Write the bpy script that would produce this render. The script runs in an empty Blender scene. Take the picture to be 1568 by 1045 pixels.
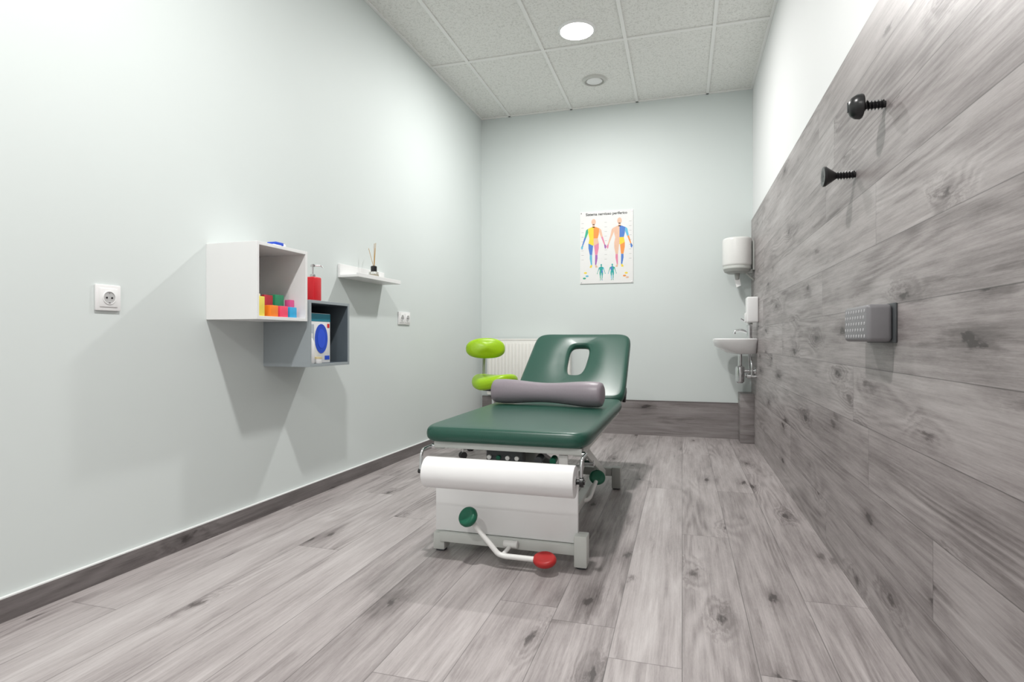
import bpy, bmesh, math, random
from mathutils import Vector, Matrix
random.seed(4)
S=bpy.context.scene
C=S.collection
try:
    S.view_settings.view_transform='Standard'
    S.view_settings.look='None'
except Exception as e: print(e)

# ------------------------------------------------------------------ materials
class NT:
    def __init__(s,name):
        s.m=bpy.data.materials.new(name); s.m.use_nodes=True
        s.t=s.m.node_tree; s.n=s.t.nodes; s.l=s.t.links
        s.b=s.n['Principled BSDF']
    def add(s,typ,**kw):
        x=s.n.new(typ)
        for k,v in kw.items(): setattr(x,k,v)
        return x
    def set(s,sock,v):
        if isinstance(v,bpy.types.NodeSocket): s.l.new(v,sock)
        else: sock.default_value=v
    def math(s,op,a,b=0.0,c=None,clamp=False):
        x=s.add('ShaderNodeMath',operation=op); x.use_clamp=clamp
        s.set(x.inputs[0],a); s.set(x.inputs[1],b)
        if c is not None: s.set(x.inputs[2],c)
        return x.outputs[0]
    def vec(s,a,b,c):
        x=s.add('ShaderNodeCombineXYZ')
        for i,v in enumerate((a,b,c)): s.set(x.inputs[i],v)
        return x.outputs[0]
    def noise(s,v,scale=1,detail=2,rough=.5,dist=0):
        x=s.add('ShaderNodeTexNoise'); s.set(x.inputs['Vector'],v)
        x.inputs['Scale'].default_value=scale; x.inputs['Detail'].default_value=detail
        x.inputs['Roughness'].default_value=rough; x.inputs['Distortion'].default_value=dist
        return x.outputs[0]
    def ramp(s,f,stops):
        x=s.add('ShaderNodeValToRGB'); s.set(x.inputs[0],f)
        e=x.color_ramp.elements
        while len(e)<len(stops): e.new(.5)
        for i,(p,c) in enumerate(stops):
            e[i].position=p; e[i].color=(*c,1) if len(c)==3 else c
        return x.outputs[0]
    def mapr(s,f,a,b,c=0.,d=1.,smooth=True):
        x=s.add('ShaderNodeMapRange'); 
        if smooth: x.interpolation_type='SMOOTHSTEP'
        s.set(x.inputs[0],f)
        for i,v in enumerate((a,b,c,d)): x.inputs[i+1].default_value=v
        return x.outputs[0]
    def mix(s,f,a,b,mode='MIX'):
        x=s.add('ShaderNodeMix',data_type='RGBA',blend_type=mode)
        s.set(x.inputs[0],f); s.set(x.inputs[6],a if not isinstance(a,tuple) else (*a,1)); s.set(x.inputs[7],b if not isinstance(b,tuple) else (*b,1))
        return x.outputs[2]
    def bump(s,h,strength=.2,dist=.002):
        x=s.add('ShaderNodeBump'); s.set(x.inputs['Height'],h)
        x.inputs['Strength'].default_value=strength; x.inputs['Distance'].default_value=dist
        s.l.new(x.outputs[0],s.b.inputs['Normal'])

def plain(name,col,rough=.5,metal=0,var=.04,nscale=30,bump=0.,spec=None,coat=0,trans=0,emit=None,estr=0):
    N=NT(name)
    tc=N.add('ShaderNodeTexCoord')
    f=N.noise(tc.outputs['Object'],nscale,3)
    lo=tuple(max(0,c*(1-var)) for c in col); hi=tuple(min(1,c*(1+var)) for c in col)
    N.l.new(N.ramp(f,[(.3,lo),(.7,hi)]),N.b.inputs['Base Color'])
    N.b.inputs['Roughness'].default_value=rough; N.b.inputs['Metallic'].default_value=metal
    if coat: N.b.inputs['Coat Weight'].default_value=coat
    if trans: N.b.inputs['Transmission Weight'].default_value=trans
    if spec is not None: N.b.inputs['Specular IOR Level'].default_value=spec
    if bump: N.bump(f,bump,.001)
    if emit: 
        N.b.inputs['Emission Color'].default_value=(*emit,1); N.b.inputs['Emission Strength'].default_value=estr
    return N.m

def wood(name,ua,va,w,L,tone=1.0,seams=True,rough=.42,con=1.0,warm=1.0):
    N=NT(name)
    tc=N.add('ShaderNodeTexCoord'); sp=N.add('ShaderNodeSeparateXYZ'); N.l.new(tc.outputs['Object'],sp.inputs[0])
    u=sp.outputs[ua]; v=sp.outputs[va]
    vr=N.math('DIVIDE',v,w); row=N.math('FLOOR',vr)
    wn=N.add('ShaderNodeTexWhiteNoise',noise_dimensions='1D'); N.l.new(row,wn.inputs['W'])
    uu=N.math('ADD',u,N.math('MULTIPLY',wn.outputs[0],L))
    ur=N.math('DIVIDE',uu,L); col=N.math('FLOOR',ur)
    w2=N.add('ShaderNodeTexWhiteNoise',noise_dimensions='2D'); N.l.new(N.vec(row,col,0.),w2.inputs['Vector'])
    sc=N.add('ShaderNodeSeparateColor'); N.l.new(w2.outputs['Color'],sc.inputs[0])
    r,g,b=sc.outputs
    pu=N.math('ADD',uu,N.math('MULTIPLY',r,37.)); pv=N.math('ADD',v,N.math('MULTIPLY',g,19.)); pw=N.math('MULTIPLY',b,11.)
    def nz(su,sv,det,ro=.55,dist=0.): return N.math('SUBTRACT',N.noise(N.vec(N.math('MULTIPLY',pu,su),N.math('MULTIPLY',pv,sv),pw),1,det,ro,dist),.5)
    # knots
    vo=N.add('ShaderNodeTexVoronoi',feature='F1',voronoi_dimensions='2D')
    warp=N.math('MULTIPLY',nz(12.,36.,4,.65),.34)
    N.l.new(N.vec(N.math('ADD',N.math('MULTIPLY',pu,2.0),warp),N.math('ADD',N.math('MULTIPLY',pv,5.6),warp),0.),vo.inputs['Vector']); vo.inputs['Scale'].default_value=1
    d=vo.outputs['Distance']
    s2=N.add('ShaderNodeSeparateColor'); N.l.new(vo.outputs['Color'],s2.inputs[0])
    gate=N.mapr(s2.outputs[0],.42,.72)
    knot=N.math('MULTIPLY',N.mapr(d,.10,.015),gate)
    halo=N.math('MULTIPLY',N.mapr(d,.38,.04),gate)
    n1=nz(.6,5.,2,.4)
    fld=N.math('ADD',n1,N.math('MULTIPLY',halo,.14))
    rings=N.math('SINE',N.math('MULTIPLY',fld,120.))
    rmask=N.mapr(nz(.9,4.,1),-.04,.12)
    fib=nz(5.,170.,5,.72); fib2=nz(2.2,50.,5,.62); blot=nz(1.7,10.,5,.6); fine=nz(50.,520.,3,.7)
    streak=N.mapr(nz(2.,18.,5,.62),.07,.20)
    f=N.math('MULTIPLY_ADD',blot,.68*con,.55)
    f=N.math('MULTIPLY_ADD',fib,.40*con,f); f=N.math('MULTIPLY_ADD',fib2,.38*con,f); f=N.math('MULTIPLY_ADD',fine,.20*con,f)
    f=N.math('MULTIPLY_ADD',N.math('MULTIPLY',rings,rmask),.065*con,f)
    f=N.math('MULTIPLY_ADD',N.math('SUBTRACT',g,.5),.18*con,f)
    f=N.math('MULTIPLY_ADD',streak,-.14*con,f)
    f=N.math('MULTIPLY_ADD',halo,-.15*con,f)
    f=N.math('MULTIPLY_ADD',knot,-.38*con,f)
    t=tone; wb_=2-warm
    c=N.ramp(f,[(.03,(.070*t,.059*t,.058*t*wb_)),(.32,(.20*t,.176*t,.174*t*wb_)),(.56,(.365*t,.330*t,.328*t*wb_)),(.90,(.56*t,.525*t,.52*t*wb_))])
    if seams:
        fv=N.math('FRACT',vr); fu=N.math('FRACT',ur)
        dv=N.math('MULTIPLY',N.math('MINIMUM',fv,N.math('SUBTRACT',1.,fv)),w)
        du=N.math('MULTIPLY',N.math('MINIMUM',fu,N.math('SUBTRACT',1.,fu)),L)
        dd=N.math('MINIMUM',dv,du)
        sm=N.mapr(dd,.0004,.0020,.50,1.)
        c=N.mix(1.,c,sm,'MULTIPLY')
    N.l.new(c,N.b.inputs['Base Color'])
    N.l.new(N.mapr(f,.2,.9,rough+.06,rough-.05),N.b.inputs['Roughness'])
    N.bump(N.math('ADD',fib2,N.math('MULTIPLY',fib,.5)),.12,.0012)
    return N.m

def paint(name,col,rough=.6):
    N=NT(name); tc=N.add('ShaderNodeTexCoord')
    f=N.noise(tc.outputs['Object'],1.3,3)
    N.l.new(N.ramp(f,[(.3,tuple(c*.985 for c in col)),(.7,tuple(min(1,c*1.01) for c in col))]),N.b.inputs['Base Color'])
    N.b.inputs['Roughness'].default_value=rough; N.b.inputs['Specular IOR Level'].default_value=.3
    N.bump(N.noise(tc.outputs['Object'],260,2),.06,.0005)
    return N.m

def ceilmat():
    N=NT('mineral_fibre_tile'); tc=N.add('ShaderNodeTexCoord'); o=tc.outputs['Object']
    n=N.noise(o,70,3,.6,1.2); m=N.mapr(n,.50,.62)
    n2=N.noise(o,160,2); 
    N.l.new(N.mix(m,(.86,.86,.83),(.71,.71,.68)),N.b.inputs['Base Color'])
    N.b.inputs['Roughness'].default_value=.9
    N.bump(N.math('SUBTRACT',N.math('MULTIPLY',n2,.3),m),.35,.003)
    return N.m

M_wall=paint('wall_paint_mint_grey',(.70,.752,.740))
M_wallw=paint('wall_paint_white',(.82,.83,.83))
M_ceil=ceilmat()
M_floor=wood('grey_oak_laminate_floor',1,0,.19,1.85,1.10)
M_panel=wood('grey_oak_laminate_wall',1,2,.19,1.85,.92,con=1.05,rough=.38)
M_bbL=wood('grey_oak_skirting_side',1,2,.6,2.4,.50,False)
M_bbB=wood('grey_oak_skirting_back',0,2,.6,2.4,.68,False)
M_white=plain('white_lacquer',(.86,.865,.86),.35,var=.008,nscale=6)
M_tbar=plain('white_t_bar',(.88,.88,.86),.4,var=.008,nscale=6)
M_ventm=plain('vent_enamel',(.60,.60,.57),.4,var=.01,nscale=6)
M_whitem=plain('white_plastic',(.87,.87,.87),.3,var=.01,nscale=8)
M_paper=plain('white_paper',(.88,.88,.88),.8,bump=.1,var=.01,nscale=12)
M_poster=plain('poster_paper',(.80,.80,.79),.7,var=.01,nscale=12)
M_ceram=plain('white_ceramic',(.87,.87,.87),.12,var=.01)
M_green=plain('green_vinyl',(.012,.072,.049),.34,var=.10,nscale=250,bump=.12)
M_lime=plain('lime_vinyl',(.34,.58,.003),.35,var=.05,nscale=120)
M_grey=plain('grey_mauve_vinyl',(.28,.243,.275),.4,var=.04,nscale=150,bump=.1)
M_chrome=plain('chrome',(.75,.76,.77),.15,1.)
M_steel=plain('light_grey_powder_coat',(.62,.64,.61),.35,var=.015)
M_dsteel=plain('grey_tube',(.36,.37,.35),.4,var=.02)
M_black=plain('black_plastic',(.012,.012,.013),.3)
M_dark=plain('dark_grey_plastic',(.06,.065,.07),.5)
M_red=plain('red_plastic',(.68,.015,.025),.3)
M_redk=plain('red_knob',(.45,.02,.02),.4)
M_gk=plain('green_knob',(.004,.12,.065),.4)
M_cubg=plain('grey_cubby_side',(.34,.38,.40),.5,var=.01)
M_cubi=plain('slate_cubby_inside',(.10,.125,.145),.5,var=.02)
M_spk=plain('grey_plastic',(.20,.195,.205),.4,var=.02)
M_dot=plain('light_grey_rubber',(.45,.44,.46),.5,var=.02)
M_rad=plain('radiator_enamel',(.88,.87,.83),.35,var=.01)
M_lamp=plain('lamp_diffuser',(1,1,1),.5,emit=(1,.98,.95),estr=14)
M_glass=plain('clear_glass',(.9,.92,.9),.05,trans=.9)
M_stick=plain('reed_stick',(.55,.35,.15),.7)
M_blue=plain('blue_print',(.02,.08,.6),.4)
M_metalw=plain('white_metal',(.82,.82,.80),.3,var=.01)
def colm(n,c): return plain(n,c,.5,var=.03)

# ------------------------------------------------------------------ mesh helpers
def mkobj(name,verts,faces,mat,smooth=False,angle=40,M=None):
    me=bpy.data.meshes.new(name); me.from_pydata([tuple(v) for v in verts],[],faces)
    if M is not None: me.transform(M)
    bm=bmesh.new(); bm.from_mesh(me); bmesh.ops.remove_doubles(bm,verts=bm.verts,dist=1e-5)
    bmesh.ops.recalc_face_normals(bm,faces=bm.faces); bm.to_mesh(me); bm.free()
    me.materials.append(mat)
    if smooth:
        for p in me.polygons: p.use_smooth=True
        try: me.set_sharp_from_angle(angle=math.radians(angle))
        except Exception: pass
    o=bpy.data.objects.new(name,me); C.objects.link(o); return o
def box(name,x0,x1,y0,y1,z0,z1,mat,bev=0,seg=2,M=None):
    bm=bmesh.new(); bmesh.ops.create_cube(bm,size=1)
    for v in bm.verts:
        v.co=Vector(((x0+x1)/2+v.co.x*(x1-x0),(y0+y1)/2+v.co.y*(y1-y0),(z0+z1)/2+v.co.z*(z1-z0)))
    if bev: bmesh.ops.bevel(bm,geom=bm.edges[:],offset=bev,segments=seg,profile=.5,affect='EDGES')
    if M is not None: bm.transform(M)
    me=bpy.data.meshes.new(name); bm.to_mesh(me); bm.free(); me.materials.append(mat)
    if bev:
        for p in me.polygons: p.use_smooth=True
        me.set_sharp_from_angle(angle=math.radians(35))
    o=bpy.data.objects.new(name,me); C.objects.link(o); return o
def lathe(name,prof,mat,M=None,n=40,angle=35,sx=1,sy=1):
    vs=[];fs=[]
    for r,z in prof:
        for i in range(n):
            a=2*math.pi*i/n; vs.append((r*math.cos(a)*sx,r*math.sin(a)*sy,z))
    for j in range(len(prof)-1):
        for i in range(n):
            k=(i+1)%n; fs.append((j*n+i,j*n+k,(j+1)*n+k,(j+1)*n+i))
    fs.append(tuple(range(n))[::-1]); fs.append(tuple((len(prof)-1)*n+i for i in range(n)))
    if prof[0][0]<1e-6: fs.pop(-2)
    if prof[-1][0]<1e-6: fs.pop(-1)
    bm=bmesh.new(); V=[bm.verts.new(v) for v in vs]
    for f in fs:
        try: bm.faces.new([V[i] for i in f])
        except Exception: pass
    bmesh.ops.remove_doubles(bm,verts=bm.verts,dist=1e-6)
    bmesh.ops.recalc_face_normals(bm,faces=bm.faces)
    if M is not None: bm.transform(M)
    me=bpy.data.meshes.new(name); bm.to_mesh(me); bm.free(); me.materials.append(mat)
    for p in me.polygons: p.use_smooth=True
    me.set_sharp_from_angle(angle=math.radians(angle))
    o=bpy.data.objects.new(name,me); C.objects.link(o); return o
def T(x,y,z): return Matrix.Translation((x,y,z))
def R(a,ax): return Matrix.Rotation(math.radians(a),4,ax)
def rod(name,p,q,r,mat,n=24,bev=True):
    p=Vector(p);q=Vector(q);d=q-p;L=d.length
    M=T(*p)@d.to_track_quat('Z','Y').to_matrix().to_4x4()
    b=min(r*.15,L*.1) if bev else 0
    return lathe(name,[(0,0),(r-b,0),(r,b),(r,L-b),(r-b,L),(0,L)],mat,M,n)
def tube(name,pts,r,mat,fil=.03,M=None):
    cu=bpy.data.curves.new(name,'CURVE'); cu.dimensions='3D'; cu.bevel_depth=r; cu.bevel_resolution=5; cu.use_fill_caps=True
    P=[Vector(p) for p in pts]; Q=[P[0]]
    for i in range(1,len(P)-1):
        a=(P[i-1]-P[i]); b=(P[i+1]-P[i]); f=min(fil,a.length*.45,b.length*.45)
        A=P[i]+a.normalized()*f; B=P[i]+b.normalized()*f
        for k in range(7):
            t=k/6; Q.append(A*(1-t)**2+P[i]*2*t*(1-t)+B*t*t)
    Q.append(P[-1])
    s=cu.splines.new('POLY'); s.points.add(len(Q)-1)
    for i,q in enumerate(Q): s.points[i].co=(*q,1)
    o=bpy.data.objects.new(name+'_c',cu); C.objects.link(o)
    dg=bpy.context.evaluated_depsgraph_get(); me=bpy.data.meshes.new_from_object(o.evaluated_get(dg))
    bpy.data.objects.remove(o); me.name=name
    if M is not None: me.transform(M)
    me.materials.clear(); me.materials.append(mat)
    for p in me.polygons: p.use_smooth=True
    me.set_sharp_from_angle(angle=math.radians(50))
    o=bpy.data.objects.new(name,me); C.objects.link(o); return o
def sell(a,b,n,N=128,cx=0,cy=0):
    out=[]
    for i in range(N):
        t=2*math.pi*(i+.5)/N; c,s=math.cos(t),math.sin(t)
        x=a*math.copysign(abs(c)**(2/n),c); y=b*math.copysign(abs(s)**(2/n),s)
        out.append(Vector((cx+x,cy+y)))
    return out
def pad(name,outer,inner,th,rad,mat,M=None,bulge=.0,post=None):
    """upholstered slab; outer/inner loops with same count; rounded edge radius rad"""
    n=len(outer); ds=[0,.08,.22,.42,.68,1.0]
    def z(d): 
        d=min(d,rad); return th/2-rad+math.sqrt(max(0,rad*rad-(rad-d)**2))
    cols=[]; hole=pad.hole
    for i in range(n):
        O=outer[i]; I=inner[i]; L=(O-I).length; dr=(I-O)/max(L,1e-9)
        prof=[]
        for k in ds: prof.append((O+dr*k*rad,z(k*rad)))
        mid=[.07,.15,.25,.38,.5,.62,.75,.85,.93] if hole else [.15,.35,.6,.85]
        for k in mid:
            e=rad+k*(L-rad*(2 if hole else 1)); prof.append((O+dr*e,th/2+bulge*math.sin(math.pi*k/(1 if hole else 2))))
        if hole:
            for k in reversed(ds): prof.append((I-dr*k*rad,z(k*rad)))
        else: prof.append((I,th/2+bulge))
        cols.append(prof)
    m=len(cols[0]); vs=[];fs=[]
    for c in cols:
        for p,h in c: vs.append([p.x,p.y,h])
    off=len(vs)
    for c in cols:
        for p,h in c: vs.append([p.x,p.y,-min(h,th/2)])
    for i in range(n):
        j=(i+1)%n
        for k in range(m-1):
            fs.append((i*m+k,j*m+k,j*m+k+1,i*m+k+1)); fs.append((off+i*m+k,off+i*m+k+1,off+j*m+k+1,off+j*m+k))
        fs.append((i*m,off+i*m,off+j*m,j*m))
        if hole: fs.append((i*m+m-1,j*m+m-1,off+j*m+m-1,off+i*m+m-1))
    if post: vs=[post(Vector(v)) for v in vs]
    o=mkobj(name,vs,fs,mat,True,60,M)
    return o
pad.hole=False
def group(name,parts,loc=(0,0,0),rotz=0,local=False):
    e=bpy.data.objects.new(name,None); C.objects.link(e); e.empty_display_size=.05
    e.location=loc; e.rotation_euler=(0,0,math.radians(rotz))
    for p in parts:
        p.parent=e
        if not local: p.matrix_parent_inverse=(T(*loc)@R(rotz,'Z')).inverted()
    return e

# ------------------------------------------------------------------ room shell
Hc=3.0; YB=5.28; Y0=-2.6; XR=.577; XP=.565
def lx(y): return -1.97+.0238*(y-1.22)
LROT=-1.363
def prism(name,pts,z0,z1,mat):
    n=len(pts); vs=[(x,y,z0) for x,y in pts]+[(x,y,z1) for x,y in pts]
    fs=[tuple(range(n))[::-1],tuple(range(n,2*n))]+[(i,(i+1)%n,n+(i+1)%n,n+i) for i in range(n)]
    return mkobj(name,vs,fs,mat)
prism('floor',[(-2.3,Y0-.1),(XR+.1,Y0-.1),(XR+.1,YB+.1),(-2.3,YB+.1)],-.08,0,M_floor)
prism('ceiling',[(-2.3,Y0-.1),(XR+.1,Y0-.1),(XR+.1,YB+.1),(-2.3,YB+.1)],Hc,Hc+.08,M_ceil)
prism('wall_left',[(lx(Y0),Y0),(lx(Y0)-.1,Y0),(lx(YB)-.1,YB),(lx(YB),YB)],0,Hc,M_wall)
prism('wall_right',[(XR,Y0),(XR+.1,Y0),(XR+.1,YB),(XR,YB)],0,Hc,M_wallw)
prism('wall_back',[(-2.1,YB),(XR+.1,YB),(XR+.1,YB+.1),(-2.1,YB+.1)],0,Hc,M_wall)
prism('wall_front',[(-2.2,Y0-.1),(XR+.1,Y0-.1),(XR+.1,Y0),(-2.2,Y0)],0,Hc,M_wallw)
box('trim_wood_panel_right',XP,XR,Y0,YB,0,1.87,M_panel)
prism('baseboard_left',[(lx(Y0)+.014,Y0),(lx(Y0),Y0),(lx(YB),YB),(lx(YB)+.014,YB)],0,.07,M_bbL)
prism('trim_baseboard_cap_left',[(lx(Y0)+.012,Y0),(lx(Y0),Y0),(lx(YB),YB),(lx(YB)+.012,YB)],.07,.074,M_white)
box('baseboard_back',lx(YB)+.014,.459,YB-.02,YB,0,.303,M_bbB)
box('trim_baseboard_cap_back',lx(YB)+.014,.459,YB-.022,YB,.303,.310,M_bbL)
box('pipe_cover_box',.459,XP,5.06,YB,0,.405,M_bbB,.002)
gp=[]
for i,x in enumerate((-1.587,-.988,-.389,.21)):
    gp.append(box('t_bar_long_%d'%i,x-.012,x+.012,Y0,YB,Hc-.009,Hc,M_tbar,.001,1))
for i in range(7):
    y=4.15-1.2*i
    if y>Y0: gp.append(box('t_bar_cross_%d'%i,lx(y),XR,y-.012,y+.012,Hc-.0095,Hc-.0003,M_tbar,.001,1))
gp.append(box('edge_angle_back',-1.87,XR,YB-.02,YB,Hc-.009,Hc,M_tbar,.001,1))
gp.append(box('edge_angle_right',XR-.02,XR,Y0,YB,Hc-.0092,Hc,M_tbar,.001,1))
gp.append(box('edge_angle_left',0,.02,Y0,YB,Hc-.0092,Hc,M_tbar,.001,1,M=T(lx(0),0,0)@R(LROT,'Z')))
group('ceiling_grid',gp)

for i,(y,en) in enumerate(((3.94,38),(1.2,45),(-1.54,42))):
    x=-.70
    rg=lathe('trim_ring',[(.112,-.004),(.114,-.014),(.124,-.012),(.13,0),(.112,0)],M_white,T(x,y,Hc),48)
    disc=lathe('diffuser',[(0,-.014),(.112,-.012),(.114,-.004),(0,-.004)],M_lamp,T(x,y,Hc),48)
    group('ceiling_downlight',[rg,disc],(x,y,Hc))
    la=bpy.data.lights.new('downlight_lamp','AREA'); la.shape='DISK'; la.size=.12; la.energy=en; la.color=(1,.985,.965)
    lo=bpy.data.objects.new('downlight_lamp',la); C.objects.link(lo); lo.location=(x,y,Hc-.022)
x,y=-.695,4.74
group('ceiling_vent',[lathe('vent_ring',[(.076,-.006),(.080,-.020),(.095,-.014),(.10,0),(.076,0)],M_ventm,T(x,y,Hc),48),
  lathe('vent_disc',[(0,-.018),(.05,-.020),(.064,-.014),(.064,-.010),(0,-.010)],M_white,T(x,y,Hc),48),
  lathe('vent_throat',[(0,-.003),(.078,-.003),(.078,0),(0,0)],M_dark,T(x,y,Hc),48)],(x,y,Hc))

# ------------------------------------------------------------------ left wall items (local: x out of wall, y along wall)
def lwall(name,parts,y,z): return group(name,parts,(lx(y),y,z),LROT,True)
M_rec=plain('outlet_recess',(.5,.5,.5),.5)
def outlet(cy): 
    p=[box('insert_%d'%int(cy*1000+500),.008,.012,cy-.033,cy+.033,-.033,.033,M_whitem,.002)]
    p.append(lathe('recess_rim',[(.021,0),(.0235,0),(.0235,.003),(.021,.003),(.021,0)],M_whitem,T(.0115,cy,0)@R(90,'Y'),32))
    p.append(lathe('recess',[(0,0),(.021,0),(.021,.0012),(0,.0012)],M_rec,T(.0115,cy,0)@R(90,'Y'),32))
    for s in (-1,1): p.append(rod('pin_hole',(.012,cy+s*.0095,0),(.0145,cy+s*.0095,0),.0032,M_black,12))
    for s in (-1,1): p.append(box('earth_clip',.012,.0145,cy-.003,cy+.003,s*.018-.002,s*.018+.002,M_chrome))
    return p
lwall('power_outlet',[box('cover_plate',0,.009,-.046,.046,-.046,.046,M_whitem,.003)]+outlet(0),1.55,1.0)
lwall('power_outlet',[box('cover_plate',0,.009,-.085,.085,-.045,.045,M_whitem,.003)]+outlet(-.04)+outlet(.04),3.72,1.005)

def cubby(name,y0,z0,w,h,d,t,mo,mi):
    p=[box('side_near',0,d,0,t,0,h,mo,.0008,1),box('side_far',0,d,w-t,w,0,h,mo,.0008,1),
       box('top',0,d-.0005,t,w-t,h-t,h,mo,.0008,1),box('bottom',0,d-.0005,t,w-t,0,t,mo,.0008,1),
       box('back',0.001,.006,t,w-t,t,h-t,mi)]
    if mi is not mo:
        e=.0006
        p+=[box('lining_near',.006,d-.002,t,t+e,t,h-t,mi),box('lining_far',.006,d-.002,w-t-e,w-t,t,h-t,mi),
            box('lining_top',.006,d-.002,t,w-t,h-t-e,h-t,mi),box('lining_bottom',.006,d-.002,t,w-t,t,t+e,mi)]
    return lwall(name,p,y0,z0)
cubby('white_wall_cubby',1.985,.937,.325,.325,.265,.014,M_white,M_white)
cubby('grey_wall_cubby',2.325,.722,.325,.318,.265,.014,M_cubg,M_cubi)
def tb(n,x,y,z,s,h,c,rz=0):
    m=colm('tape_'+n,c)
    return [box(n,-s/2,s/2,-s/2,s/2,0,h,m,.002,2,T(x,y,z)@R(rz,'Z'))]
tp=[]
tp+=tb('yellow_box',.215,.052,0,.048,.085,(.85,.72,.12))
tp+=tb('cream_box',.20,.052,.0855,.04,.012,(.85,.8,.6))
tp+=tb('orange_box',.222,.125,0,.05,.05,(.95,.24,.02),4)
tp+=tb('pink_box',.222,.190,0,.048,.05,(.9,.08,.16),-3)
tp+=tb('blue_box',.222,.25,0,.048,.048,(.04,.42,.75),3)
tp+=tb('black_box',.15,.105,0,.05,.105,(.04,.045,.05),0)
tp+=tb('red_box',.15,.17,0,.055,.10,(.5,.03,.05),0)
tp+=tb('green_box',.152,.235,0,.06,.105,(.03,.30,.14),2)
tp+=tb('brown_box',.09,.14,0,.055,.11,(.35,.25,.12),0)
tp+=tb('magenta_box',.19,.2925,0,.03,.085,(.8,.1,.3),0)
for nm,x,y,h in (('orange',.222,.125,.05),('pink',.222,.19,.05),('blue',.222,.25,.048)):
    tp.append(lathe(nm+'_label',[(0,0),(.014,0),(.014,.0008),(0,.0008)],M_whitem,T(x,y,h),24))
lwall('kinesiology_tape_boxes',tp,1.985,.937+.0142)
lwall('tape_dispenser',[box('body',.18,.24,.13,.18,0,.008,M_whitem,.002),box('clip',.185,.235,.15,.20,.008,.022,M_blue,.003),
   rod('roll',(.215,.20,.011),(.215,.225,.011),.011,M_whitem,20)],1.985,1.2625)
gl=[box('carton',.13,.225,.055,.215,0,.245,M_whitem,.002),
    box('top_band',.2252,.226,.056,.214,.205,.243,colm('teal_print',(.02,.25,.35))),
    lathe('blue_oval',[(0,0),(.05,0),(.05,.0014),(0,.0014)],M_blue,T(.2252,.142,.12)@R(90,'Y'),40,sx=1.45,sy=1.0),
    lathe('oval_opening',[(0,0),(.03,0),(.03,.0024),(0,.0024)],colm('deep_blue_film',(.03,.10,.75)),T(.2252,.142,.12)@R(90,'Y'),40,sx=1.6,sy=1.0),
    box('print_strip',.2252,.226,.06,.085,.02,.19,colm('grey_print',(.5,.55,.6))),
    box('print_corner',.2252,.2262,.17,.208,.015,.035,M_blue),box('print_corner_red',.2252,.2262,.19,.208,.175,.195,M_red)]
lwall('glove_box',gl,2.325,.7366)
lwall('plastic_bottle',[lathe('bottle',[(0,0),(.02,0),(.022,.004),(.022,.10),(.014,.118),(.012,.125),(0,.125)],M_whitem,T(.235,.042,0),28),
   lathe('cap',[(0,.125),(.013,.125),(.013,.145),(0,.147)],M_whitem,T(.235,.042,0),28)],2.325,.7366)
lwall('cream_jar',[lathe('jar',[(0,0),(.017,0),(.018,.002),(.018,.022),(0,.022)],M_whitem,T(.245,.09,0),28),
   lathe('lid',[(0,.0221),(.019,.0221),(.019,.032),(0,.033)],colm('beige_lid',(.7,.6,.35)),T(.245,.09,0),28)],2.325,.7366)
q=T(.2,.11,0)
lwall('pump_bottle',[box('bottle',-.030,.030,-.030,.030,0,.118,M_red,.007,3,q),
   lathe('collar',[(0,.1185),(.014,.1185),(.014,.130),(.008,.133),(0,.133)],M_chrome,q,24),
   rod('stem',(.2,.11,.133),(.2,.11,.170),.004,M_chrome),
   lathe('pump_head',[(0,.168),(.011,.168),(.012,.178),(.008,.182),(0,.182)],M_chrome,q,24),
   tube('spout',[(.2,.11,.176),(.23,.135,.176),(.236,.14,.167)],.0035,M_chrome,.006)],2.325,1.041)
lwall('wall_ledge_shelf',[box('upstand',0,.014,0,.50,0,.08,M_white,.001,1),box('ledge',.014,.125,0,.50,0,.014,M_white,.001,1),
   box('lip',.125,.137,0,.50,0,.024,M_white,.001,1)],2.93,1.217)
q=T(.075,.27,.0)
lwall('reed_diffuser',[box('bottle',-.024,.024,-.024,.024,0,.045,M_glass,.005,3,q),box('oil',-.02,.02,-.02,.02,.004,.03,colm('amber_oil',(.7,.6,.45)),.003,2,q),
   lathe('black_collar',[(0,.0452),(.018,.0452),(.019,.05),(.019,.078),(.012,.082),(0,.082)],M_black,q,28),
   rod('reed_1',(.075,.27,.08),(.10,.235,.215),.0016,M_stick,8),rod('reed_2',(.075,.27,.08),(.06,.31,.20),.0016,M_stick,8),
   rod('reed_3',(.078,.272,.08),(.085,.275,.225),.0016,M_stick,8),rod('reed_4',(.072,.27,.08),(.05,.25,.19),.0016,M_stick,8),
   box('tray_token',.05,.11,.36,.40,0,.012,M_whitem,.003)],2.93,1.2315)

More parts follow.
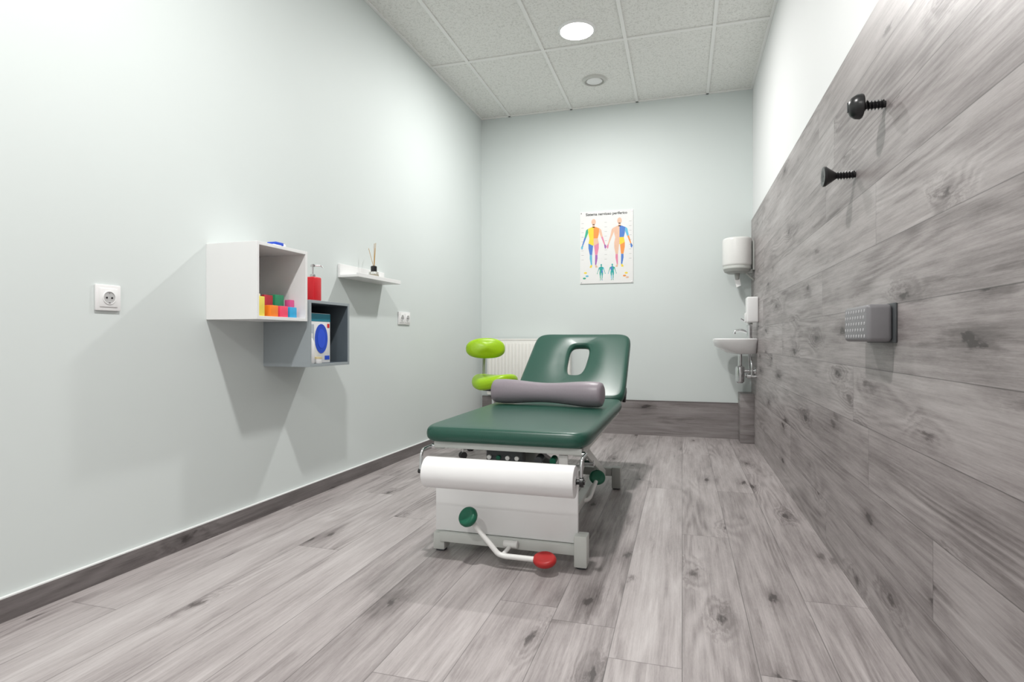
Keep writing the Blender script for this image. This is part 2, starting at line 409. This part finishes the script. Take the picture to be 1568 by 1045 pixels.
# ------------------------------------------------------------------ right wall items
def screw(name,y,z,kind):
    M=T(XP,y,z)@R(-90,'Y')
    p=[lathe('shank',[(0,0),(.0095,0),(.0095,.066),(0,.066)],M_black,M,24)]
    vs=[];fs=[];n=24;turns=6;N=n*turns;pitch=.0088
    for i in range(N+1):
        a=2*math.pi*i/n; zz=.004+pitch*i/n
        for rr,dz in ((.0085,-.0035),(.0155,0),(.0085,.0035)):
            vs.append((rr*math.cos(a),rr*math.sin(a),zz+dz))
    for i in range(N):
        for k in range(2): fs.append((i*3+k,(i+1)*3+k,(i+1)*3+k+1,i*3+k+1))
        fs.append((i*3+2,(i+1)*3+2,(i+1)*3,i*3))
    p.append(mkobj('thread',vs,fs,M_black,True,40,M))
    if kind=='round':
        p.append(lathe('head',[(0,.060),(.034,.060),(.036,.064),(.034,.077),(.026,.089),(.014,.096),(0,.098)],M_black,M,40))
        p.append(box('slot',-.014,.014,-.003,.003,.093,.0985,M_dark,0,1,M))
    else:
        p.append(lathe('head',[(0,.058),(.010,.058),(.031,.088),(.034,.092),(.034,.098),(.032,.10),(.006,.10),(0,.098)],M_black,M,40))
        p.append(box('slot',-.018,.018,-.003,.003,.098,.1005,M_dark,0,1,M))
    group(name,p,(XP,y,z))
screw('screw_coat_hook',1.905,1.535,'round')
screw('screw_coat_hook',2.205,1.413,'flat')
sp=[box('wall_plate',XP-.008,XP,1.805,2.055,.842,.953,M_dark,.003),box('housing',.493,XP-.008,1.815,2.05,.845,.950,M_spk,.012,4)]
for i in range(8):
    for j in range(5):
        yy=1.838+i*.0262+(j%2)*.010; zz=.861+j*.018
        sp.append(lathe('dot_%d_%d'%(i,j),[(0,-.0005),(.0052,-.0005),(.0048,.0006),(0,.0009)],M_dot,T(.493,yy,zz)@R(-90,'Y'),12))
group('wall_speaker',sp,(XP,1.93,.9))
cx,cy=.435,5.08
td=[pad('body',sell(.115,.115,2.15,64,cx,cy),[Vector((cx,cy))]*64,.235,.022,M_metalw,T(0,0,1.572),.003),
    lathe('grey_collar',[(.0,1.43),(.104,1.43),(.110,1.437),(.110,1.458),(.0,1.458)],M_steel,T(cx,cy,0)),
    lathe('base_cup',[(0,1.398),(.07,1.398),(.098,1.412),(.106,1.43),(0,1.43)],M_dsteel,T(cx,cy,0)),
    lathe('nozzle',[(0,1.35),(.014,1.35),(.022,1.398),(0,1.398)],M_dsteel,T(cx,cy,0)),
    box('back_plate',XP-.016,XP,cy-.06,cy+.06,1.42,1.66,M_dsteel,.004),
    box('bracket_arm',.49,XP-.014,cy-.03,cy+.03,1.395,1.43,M_dsteel,.003),
    tube('bracket_stay',[(.50,cy-.02,1.40),(XP-.004,cy-.02,1.34)],.008,M_dsteel,.01),
    mkobj('paper_tail',[(cx-.02,cy,1.355),(cx+.02,cy,1.355),(cx+.03,cy-.008,1.30),(cx-.005,cy+.005,1.285)],[(0,1,2,3)],M_paper)]
group('paper_towel_dispenser',td,(cx,cy,1.5))
group('wall_soap_dispenser',[box('body',.478,XP,4.77,4.88,.985,1.185,M_whitem,.014,4),box('push_lever',.468,.479,4.785,4.865,.99,1.06,M_whitem,.004),
   box('nozzle',.50,.525,4.81,4.84,.970,.986,M_dsteel,.003)],(XP,4.82,1.08))
def ring(a,b,n,cx,cy,z,N=64,cut=.565):
    return [(min(v.x,cut),v.y,z) for v in sell(a,b,n,N,cx,cy)]
sy=5.0; rs=[ring(.06,.07,2.2,.49,sy,.735),ring(.12,.13,2.3,.47,sy,.745),ring(.175,.175,2.5,.43,sy,.80),ring(.185,.195,2.8,.425,sy,.84),ring(.185,.197,3,.425,sy,.855),
    ring(.178,.19,3,.425,sy,.862),ring(.125,.155,2.6,.385,sy,.858),ring(.115,.145,2.5,.385,sy,.84),ring(.08,.10,2.2,.395,sy,.79),ring(.02,.02,2,.40,sy,.775)]
vs=[v for r_ in rs for v in r_]; fs=[];n=64
for j in range(len(rs)-1):
    for i in range(n): k=(i+1)%n; fs.append((j*n+i,j*n+k,(j+1)*n+k,(j+1)*n+i))
fs.append(tuple(range(n))); fs.append(tuple((len(rs)-1)*n+i for i in range(n)))
bas=mkobj('basin',vs,fs,M_ceram,True,50)
wb=[bas,lathe('faucet_base',[(0,.861),(.026,.861),(.026,.868),(.021,.874),(.021,.945),(0,.95)],M_chrome,T(.52,sy,0),28),
    tube('spout',[(.52,sy,.905),(.46,sy,.93),(.41,sy,.922),(.405,sy,.90)],.012,M_chrome,.02),
    tube('handle',[(.52,sy,.95),(.515,sy,.985),(.455,sy-.01,1.02)],.007,M_chrome,.01),
    lathe('handle_hub',[(0,.945),(.022,.945),(.022,.968),(.01,.975),(0,.975)],M_chrome,T(.52,sy,0),28),
    rod('drain_tail',(.45,sy,.745),(.45,sy,.62),.016,M_chrome),
    lathe('trap_bottle',[(0,.50),(.02,.50),(.033,.512),(.036,.60),(.034,.63),(.02,.64),(0,.64)],M_chrome,T(.45,sy,0),28),
    tube('waste_pipe',[(.45,sy,.60),(.564,sy,.60)],.016,M_chrome),
    lathe('wall_flange',[(0,0),(.03,0),(.026,.008),(0,.008)],M_chrome,T(XP,sy,.60)@R(-90,'Y'),28)]
for k,dy in enumerate((-.09,.09)):
    wb+=[rod('valve_%d'%k,(XP,sy+dy,.56),(.52,sy+dy,.56),.010,M_chrome),rod('valve_knob_%d'%k,(.525,sy+dy,.56),(.495,sy+dy,.56),.018,M_chrome),
         tube('hose_%d'%k,[(.53,sy+dy,.565),(.53,sy+dy,.66),(.52,sy+dy*.4,.74)],.006,M_chrome,.04)]
group('washbasin',wb,(XP,sy,.8))

# ------------------------------------------------------------------ radiator
rp=[box('panel',-1.775,-.985,5.165,5.20,.33,.845,M_rad,.006),box('top_grille',-1.775,-.985,5.165,5.245,.845,.862,M_rad,.003),
    box('side_near',-1.778,-1.774,5.17,5.245,.34,.855,M_rad),box('side_far',-.986,-.982,5.17,5.245,.34,.855,M_rad)]
for i in range(23):
    x=-1.75+i*.0335; rp.append(box('rib_%d'%i,x-.011,x+.011,5.157,5.166,.36,.82,M_rad,.004))
for x in (-1.6,-1.15):
    rp.append(box('hanger_%d'%int(-x*100),x-.015,x+.015,5.20,YB,.45,.75,M_rad))
rp.append(tube('supply_pipe',[(-.99,5.21,.36),(-.95,5.21,.36),(-.95,5.21,.25),(-.95,5.262,.2)],.009,M_rad,.02))
group('radiator',rp,(-1.38,5.2,.33))

# ------------------------------------------------------------------ poster
PX0,PX1,PZ0,PZ1=-.905,-.423,1.368,2.03; yp=YB-.008
P=[box('sheet',PX0,PX1,yp,YB,PZ0,PZ1,M_poster,.001,1)]
pc={k:colm('ink_'+k,v) for k,v in dict(yellow=(.85,.66,.04),orange=(.85,.30,.06),green=(.04,.42,.25),blue=(.07,.20,.58),cyan=(.12,.48,.68),pink=(.75,.24,.38),purple=(.36,.13,.44),skin=(.78,.50,.36),red=(.68,.10,.08),teal=(.02,.38,.36),grey=(.3,.3,.3)).items()}
def poly(n,pts,col,lift=.0006):
    vs=[(x,yp-lift,z) for x,z in pts]; m=len(vs)
    o=mkobj(n,vs,[tuple(range(m))],pc[col]); P.append(o)
def ell(n,x,z,a,b,col,lift=.0006): poly(n,[(x+a*math.cos(t*math.pi/12),z+b*math.sin(t*math.pi/12)) for t in range(24)],col,lift)
def figure(tag,x,z0,H,cl):
    s=H
    ell(tag+'head',x,z0+.935*s,.045*s,.062*s,cl[0])
    poly(tag+'neck',[(x-.025*s,z0+.82*s),(x+.025*s,z0+.82*s),(x+.022*s,z0+.89*s),(x-.022*s,z0+.89*s)],cl[0])
    for sd,(c1,c2,c3,c4,c5) in ((-1,cl[1]),(1,cl[2])):
        f=lambda L:[(x+sd*a*s,z0+b*s) for a,b in L]
        poly(tag+'chest%d'%sd,f([(0,.84),(.05,.83),(.115,.80),(.105,.68),(.085,.60),(0,.60)]),c1)
        poly(tag+'hip%d'%sd,f([(0,.60),(.085,.60),(.105,.50),(.02,.455),(0,.46)]),c2)
        poly(tag+'uparm%d'%sd,f([(.117,.805),(.155,.77),(.185,.63),(.15,.62),(.11,.72)]),c3)
        poly(tag+'farm%d'%sd,f([(.152,.62),(.186,.63),(.235,.47),(.215,.46)]),c4)
        poly(tag+'hand%d'%sd,f([(.215,.46),(.236,.47),(.262,.42),(.24,.375),(.222,.40)]),c5)
        poly(tag+'thigh%d'%sd,f([(.01,.45),(.106,.50),(.105,.40),(.078,.265),(.03,.265)]),c4)
        poly(tag+'shin%d'%sd,f([(.032,.262),(.079,.262),(.08,.19),(.055,.06),(.03,.06)]),c5)
        poly(tag+'foot%d'%sd,f([(.028,.058),(.056,.058),(.085,.01),(.04,0)]),c2)
zb=PZ0+.145
figure('front_',PX0+.125,zb,.45,('skin',('yellow','yellow','green','blue','cyan'),('orange','skin','skin','pink','purple')))
figure('rear_',PX0+.36,zb,.45,('skin',('skin','skin','skin','skin','pink'),('blue','yellow','cyan','orange','blue')))
figure('small_a_',PX0+.195,PZ0+.028,.15,('teal',('teal','green','teal','teal','green'),('teal','blue','cyan','teal','teal')))
figure('small_b_',PX0+.295,PZ0+.028,.15,('teal',('blue','teal','green','teal','cyan'),('teal','teal','green','teal','teal')))
for k,(x,z,c) in enumerate(((.05,.10,'yellow'),(.065,.07,'cyan'),(.42,.09,'yellow'),(.405,.065,'orange'),(.43,.05,'skin'),(.04,.05,'green'))):
    ell('inset_%d'%k,PX0+x,PZ0+z,.014,.008,c)
for k in range(9):
    for sx_ in (.012,.225,.445):
        z=PZ0+.22+k*.042; ln=.022
        poly('label_%d_%d'%(k,int(sx_*1000)),[(PX0+sx_,z),(PX0+sx_+ln,z),(PX0+sx_+ln,z+.002),(PX0+sx_,z+.002)],'grey')
cu=bpy.data.curves.new('poster_title','FONT'); cu.body='Sistema nervioso periferico'; cu.size=.034; cu.align_x='CENTER'; cu.offset=.0008
to=bpy.data.objects.new('tmp',cu); C.objects.link(to)
bpy.context.view_layer.update()
me=bpy.data.meshes.new_from_object(to.evaluated_get(bpy.context.evaluated_depsgraph_get())); bpy.data.objects.remove(to)
me.transform(T((PX0+PX1)/2,yp-.0007,PZ1-.037)@R(90,'X')); me.materials.clear(); me.materials.append(M_black)
o=bpy.data.objects.new('title',me); C.objects.link(o); P.append(o)
for a,b in ((PX0+.012,PZ1-.012),(PX1-.012,PZ1-.012),(PX0+.012,PZ0+.012),(PX1-.012,PZ0+.012)):
    P.append(rod('pin_%d'%len(P),(a,yp,b),(a,yp-.004,b),.005,M_chrome,12))
group('anatomy_poster',P,((PX0+PX1)/2,YB,1.7))

# ------------------------------------------------------------------ treatment table
TB=[]
XC=-.662; W=.336
pad.hole=False
def flatpad(name,a,b,cx,cy,zc,th,rad,mat,n=14):
    N=160; o_=sell(a,b,n,N,cx,cy)
    return pad(name,o_,[Vector((cx,cy+(v.y-cy)*.5)) for v in o_],th,rad,mat,T(0,0,zc),.004)
TB.append(flatpad('seat_pad',W,.655,XC,2.735,.477,.060,.026,M_green))
N=160
outer=[]
for v in sell(W,.355,11,N,0,.375):
    s=v.y/.73; f=1-.03*max(0,s-.25)
    outer.append(Vector((v.x*f,v.y)))
hole=[]
for v in sell(.062,.170,3.2,N,0,.445):
    s=(v.y-.445)/.17; hole.append(Vector((v.x*(1.0+.12*s),v.y)))
pad.hole=True
def pbk(v):
    dx=v.x/.125; dy=(v.y-.445)/.245; q=dx*dx+dy*dy
    if v.z>0: v.z-=.018*math.exp(-q*q*.8)
    return v
MB=T(XC,3.405,.455)@R(33,'X')
TB.append(pad('back_pad',outer,hole,.062,.026,M_green,MB@T(0,0,.02),.003,pbk))
pad.hole=False
TB.append(box('back_pad_frame_l',-.27,-.235,.02,.60,-.05,-.012,M_dark,.003,2,MB)); TB.append(box('back_pad_frame_r',.235,.27,.02,.60,-.05,-.012,M_dark,.003,2,MB))
TB.append(box('back_handle',.315,.336,.10,.20,-.045,-.005,M_black,.005,2,MB))
for i,x in enumerate((-.935,-.375)):
    TB.append(box('top_rail_%d'%i,x-.018,x+.018,2.13,3.42,.412,.446,M_steel,.004))
TB.append(box('top_cross_front',-.953,-.357,2.115,2.15,.420,.446,M_steel,.004))
TB.append(box('top_cross_mid',-.917,-.393,2.75,2.785,.412,.446,M_steel,.004))
TB.append(box('top_cross_rear',-.917,-.393,3.37,3.405,.412,.446,M_steel,.004))
TB.append(box('front_shroud',-.953,-.375,2.135,2.155,.085,.355,M_white,.003))
TB.append(box('front_shroud_top',-.953,-.375,2.155,2.25,.350,.355,M_white,.002,1))
TB.append(box('base_cross_front',-.93,-.385,2.118,2.165,.045,.083,M_steel,.003))
TB.append(box('base_cross_rear',-.94,-.385,3.29,3.34,.075,.12,M_dsteel,.003))
for i,x in enumerate((-.84,-.47)):
    TB.append(box('base_rail_%d'%i,x-.02,x+.02,2.165,3.29,.06,.10,M_steel,.003))
for i,(x,y) in enumerate(((-.938,2.16),(-.36,2.13),(-.96,3.315),(-.36,3.315))):
    TB.append(box('foot_block_%d'%i,x-.024,x+.024,y-.03,y+.03,.008,.125 if i!=0 else .075,M_steel if i<2 else M_dsteel,.004))
    TB.append(lathe('foot_pad_%d'%i,[(0,0),(.022,0),(.022,.008),(0,.008)],M_dark,T(x,y,0),20))
for i,x in enumerate((-.875,-.435)):
    for j,(ya,za,yb,zb_) in enumerate(((2.3,.11,3.1,.395),(3.2,.11,2.45,.395))):
        p=Vector((x+(.02 if j else -.02)*(1 if i else -1),ya,za)); q_=Vector((p.x,yb,zb_)); d=q_-p
        Mx=T(*p)@R(math.degrees(math.atan2(d.z,d.y)),'X')
        TB.append(box('scissor_arm_%d_%d'%(i,j),-.008,.008,0,d.length,-.02,.02,M_steel,.003,2,Mx))
    TB.append(rod('scissor_pivot_%d'%i,(x-.035,2.73,.263),(x+.035,2.73,.263),.014,M_chrome))
TB.append(rod('scissor_axle_a',(-.90,2.47,.385),(-.41,2.47,.385),.013,M_dsteel))
TB.append(rod('scissor_axle_b',(-.90,3.08,.385),(-.41,3.08,.385),.013,M_dsteel))
TB.append(rod('actuator_body',(-.66,2.50,.36),(-.66,2.95,.20),.028,M_black))
TB.append(rod('actuator_rod',(-.66,2.95,.20),(-.66,3.2,.11),.014,M_chrome))
TB.append(box('motor_housing',-.74,-.58,2.30,2.44,.30,.395,M_dsteel,.01,3))
TB.append(box('control_box',-.75,-.60,2.17,2.22,.358,.412,M_dark,.004))
for k in range(4): TB.append(rod('control_plug_%d'%k,(-.735+.038*k,2.17,.385),(-.735+.038*k,2.158,.385),.009,M_gk if k==1 else M_metalw,16))
TB.append(rod('lock_knob_a',(-.53,2.19,.39),(-.53,2.14,.385),.016,M_dark)); TB.append(rod('lock_knob_b',(-.475,2.19,.39),(-.475,2.15,.385),.013,M_gk))
TB.append(box('lock_lever',-.45,-.415,2.145,2.155,.365,.412,M_metalw,.003))
TB.append(rod('gas_spring',(-.655,3.0,.38),(-.655,3.60,.53),.011,M_black))
def knob(n,c,mat,d):
    c=Vector(c); q_=Vector(d).to_track_quat('Z','Y').to_matrix().to_4x4()
    return lathe(n,[(0,-.012),(.026,-.013),(.036,-.011),(.040,-.004),(.040,.005),(.036,.012),(.031,.014),(.027,.012),(0,.009)],mat,T(*c)@q_,36,60,sx=1.12,sy=.95)
TB.append(tube('foot_bar',[(-.765,2.03,.175),(-.730,2.03,.135),(-.655,2.03,.055),(-.63,2.03,.050),(-.50,2.03,.050)],.010,M_metalw,.02))
TB.append(knob('foot_pedal_green',(-.772,2.025,.184),M_gk,(-.45,-.65,.55)))
TB.append(knob('foot_pedal_red',(-.478,2.03,.052),M_redk,(-.1,-.30,1)))
TB.append(tube('foot_bar_link',[(-.64,2.03,.052),(-.63,2.07,.06),(-.63,2.12,.066)],.008,M_metalw,.02))
TB.append(rod('foot_bar_bush',(-.655,2.10,.07),(-.60,2.10,.07),.014,M_metalw))
TB.append(tube('side_bar',[(-.47,2.72,.075),(-.435,2.80,.07),(-.42,2.92,.13)],.010,M_metalw,.03))
TB.append(knob('side_pedal_green',(-.418,2.95,.145),M_gk,(.55,-.65,.4)))
RY,RZ=2.022,.345
for i,x in enumerate((-.966,-.343)):
    TB.append(tube('roll_arm_%d'%i,[(x,2.125,.425),(x,2.03,.425),(x,RY,RZ)],.006,M_chrome,.025))
    TB.append(rod('roll_arm_mount_%d'%i,(x,2.125,.425),(-.95 if i==0 else -.36,2.125,.425),.009,M_chrome))
TB.append(rod('roll_spindle_l',(-.975,RY,RZ),(-.935,RY,RZ),.009,M_black))
TB.append(rod('roll_spindle_r',(-.37,RY,RZ),(-.33,RY,RZ),.009,M_black))
TB.append(rod('roll_end_knob',(-.348,RY,RZ),(-.334,RY,RZ),.018,M_black))
group('treatment_table',TB,(XC,2.7,0))
MX=T(-.943,RY,RZ)@R(90,'Y')
group('paper_roll',[lathe('roll',[(.012,0),(.020,-.0),(.020,.002),(.056,.002),(.058,.004),(.058,.576),(.056,.579),(.020,.579),(.020,.582),(.012,.582),(.012,0)],M_paper,MX,56)],(-.65,RY,RZ))
prof=[(0,0),(.045,.0),(.058,.006),(.063,.02),(.065,.06)]
for k in range(1,16):
    t=k/16; prof.append((.065-.014*math.sin(math.pi*t)**1.8,.06+t*.48))
prof+=[(.065,.54),(.063,.58),(.058,.594),(.045,.60),(0,.60)]
b=lathe('cushion',prof,M_grey,T(-.975,2.955,.5105+.0652)@R(-7,'Z')@R(90,'Y'),48,60)
group('bolster_cushion',[b],(-.675,2.92,.57))

# ------------------------------------------------------------------ saddle stool
sx_,sy_=-1.33,4.02
ST=[]
outer=[];N=96
for v in sell(.17,.165,2.4,N):
    k=1-.22*max(0,v.x/.17)
    outer.append(Vector((v.x,v.y*k)))
def sad(v):
    x,y=v.x,v.y
    v.z+= .9*(x*x)*(1 if x<0 else .55) - 1.3*y*y*(.4+.6*(x+.17)/.34)
    return v
Ms=T(sx_,sy_,.545)@R(155,'Z')
ST.append(pad('seat',outer,[Vector((0,0))]*N,.085,.041,M_lime,Ms,.006,sad))
outer=sell(.075,.145,2.4,N)
def bk(v):
    v.z+= -1.1*v.y*v.y; return v
ST.append(pad('backrest',outer,[Vector((0,0))]*N,.075,.036,M_lime,T(sx_-.04,sy_-.06,.79)@R(-62,'Z')@R(78,'Y'),.012,bk))
ST.append(tube('back_stem',[(sx_,sy_,.49),(sx_-.10,sy_+.06,.49),(sx_-.10,sy_+.06,.70),(sx_-.06,sy_-.02,.78)],.011,M_dsteel,.05))
ST.append(box('seat_plate',-.07,.07,-.05,.05,.475,.50,M_dark,.005,2,T(sx_,sy_,0)@R(-25,'Z')))
ST.append(rod('gas_column_outer',(sx_,sy_,.10),(sx_,sy_,.32),.026,M_dsteel)); ST.append(rod('gas_column_inner',(sx_,sy_,.32),(sx_,sy_,.48),.015,M_chrome))
ST.append(tube('height_lever',[(sx_,sy_,.47),(sx_+.16,sy_-.05,.465)],.005,M_dsteel))
for k in range(5):
    a=math.radians(72*k+10); ex,ey=sx_+.25*math.cos(a),sy_+.25*math.sin(a)
    ST.append(tube('leg_%d'%k,[(sx_,sy_,.115),(sx_+.08*math.cos(a),sy_+.08*math.sin(a),.11),(ex,ey,.075)],.016,M_dsteel,.03))
    ST.append(rod('castor_stem_%d'%k,(ex,ey,.075),(ex,ey,.045),.008,M_chrome))
    for s in (-1,1):
        dx,dy=-math.sin(a)*.012*s,math.cos(a)*.012*s
        ST.append(rod('castor_wheel_%d_%d'%(k,s),(ex+dx*.4,ey+dy*.4,.026),(ex+dx*1.6,ey+dy*1.6,.026),.026,M_black))
group('saddle_stool',ST,(sx_,sy_,0))

# ------------------------------------------------------------------ world & camera
w=bpy.data.worlds.new('world'); S.world=w; w.use_nodes=True
w.node_tree.nodes['Background'].inputs[0].default_value=(.8,.85,.9,1); w.node_tree.nodes['Background'].inputs[1].default_value=.3
cam=bpy.data.cameras.new('camera'); cam.sensor_width=36; cam.lens=20.2; cam.clip_start=.02; cam.shift_y=-.001
co=bpy.data.objects.new('camera',cam); C.objects.link(co); co.location=(0,0,.85); co.rotation_euler=(math.radians(90),0,math.radians(16.5))
S.camera=co
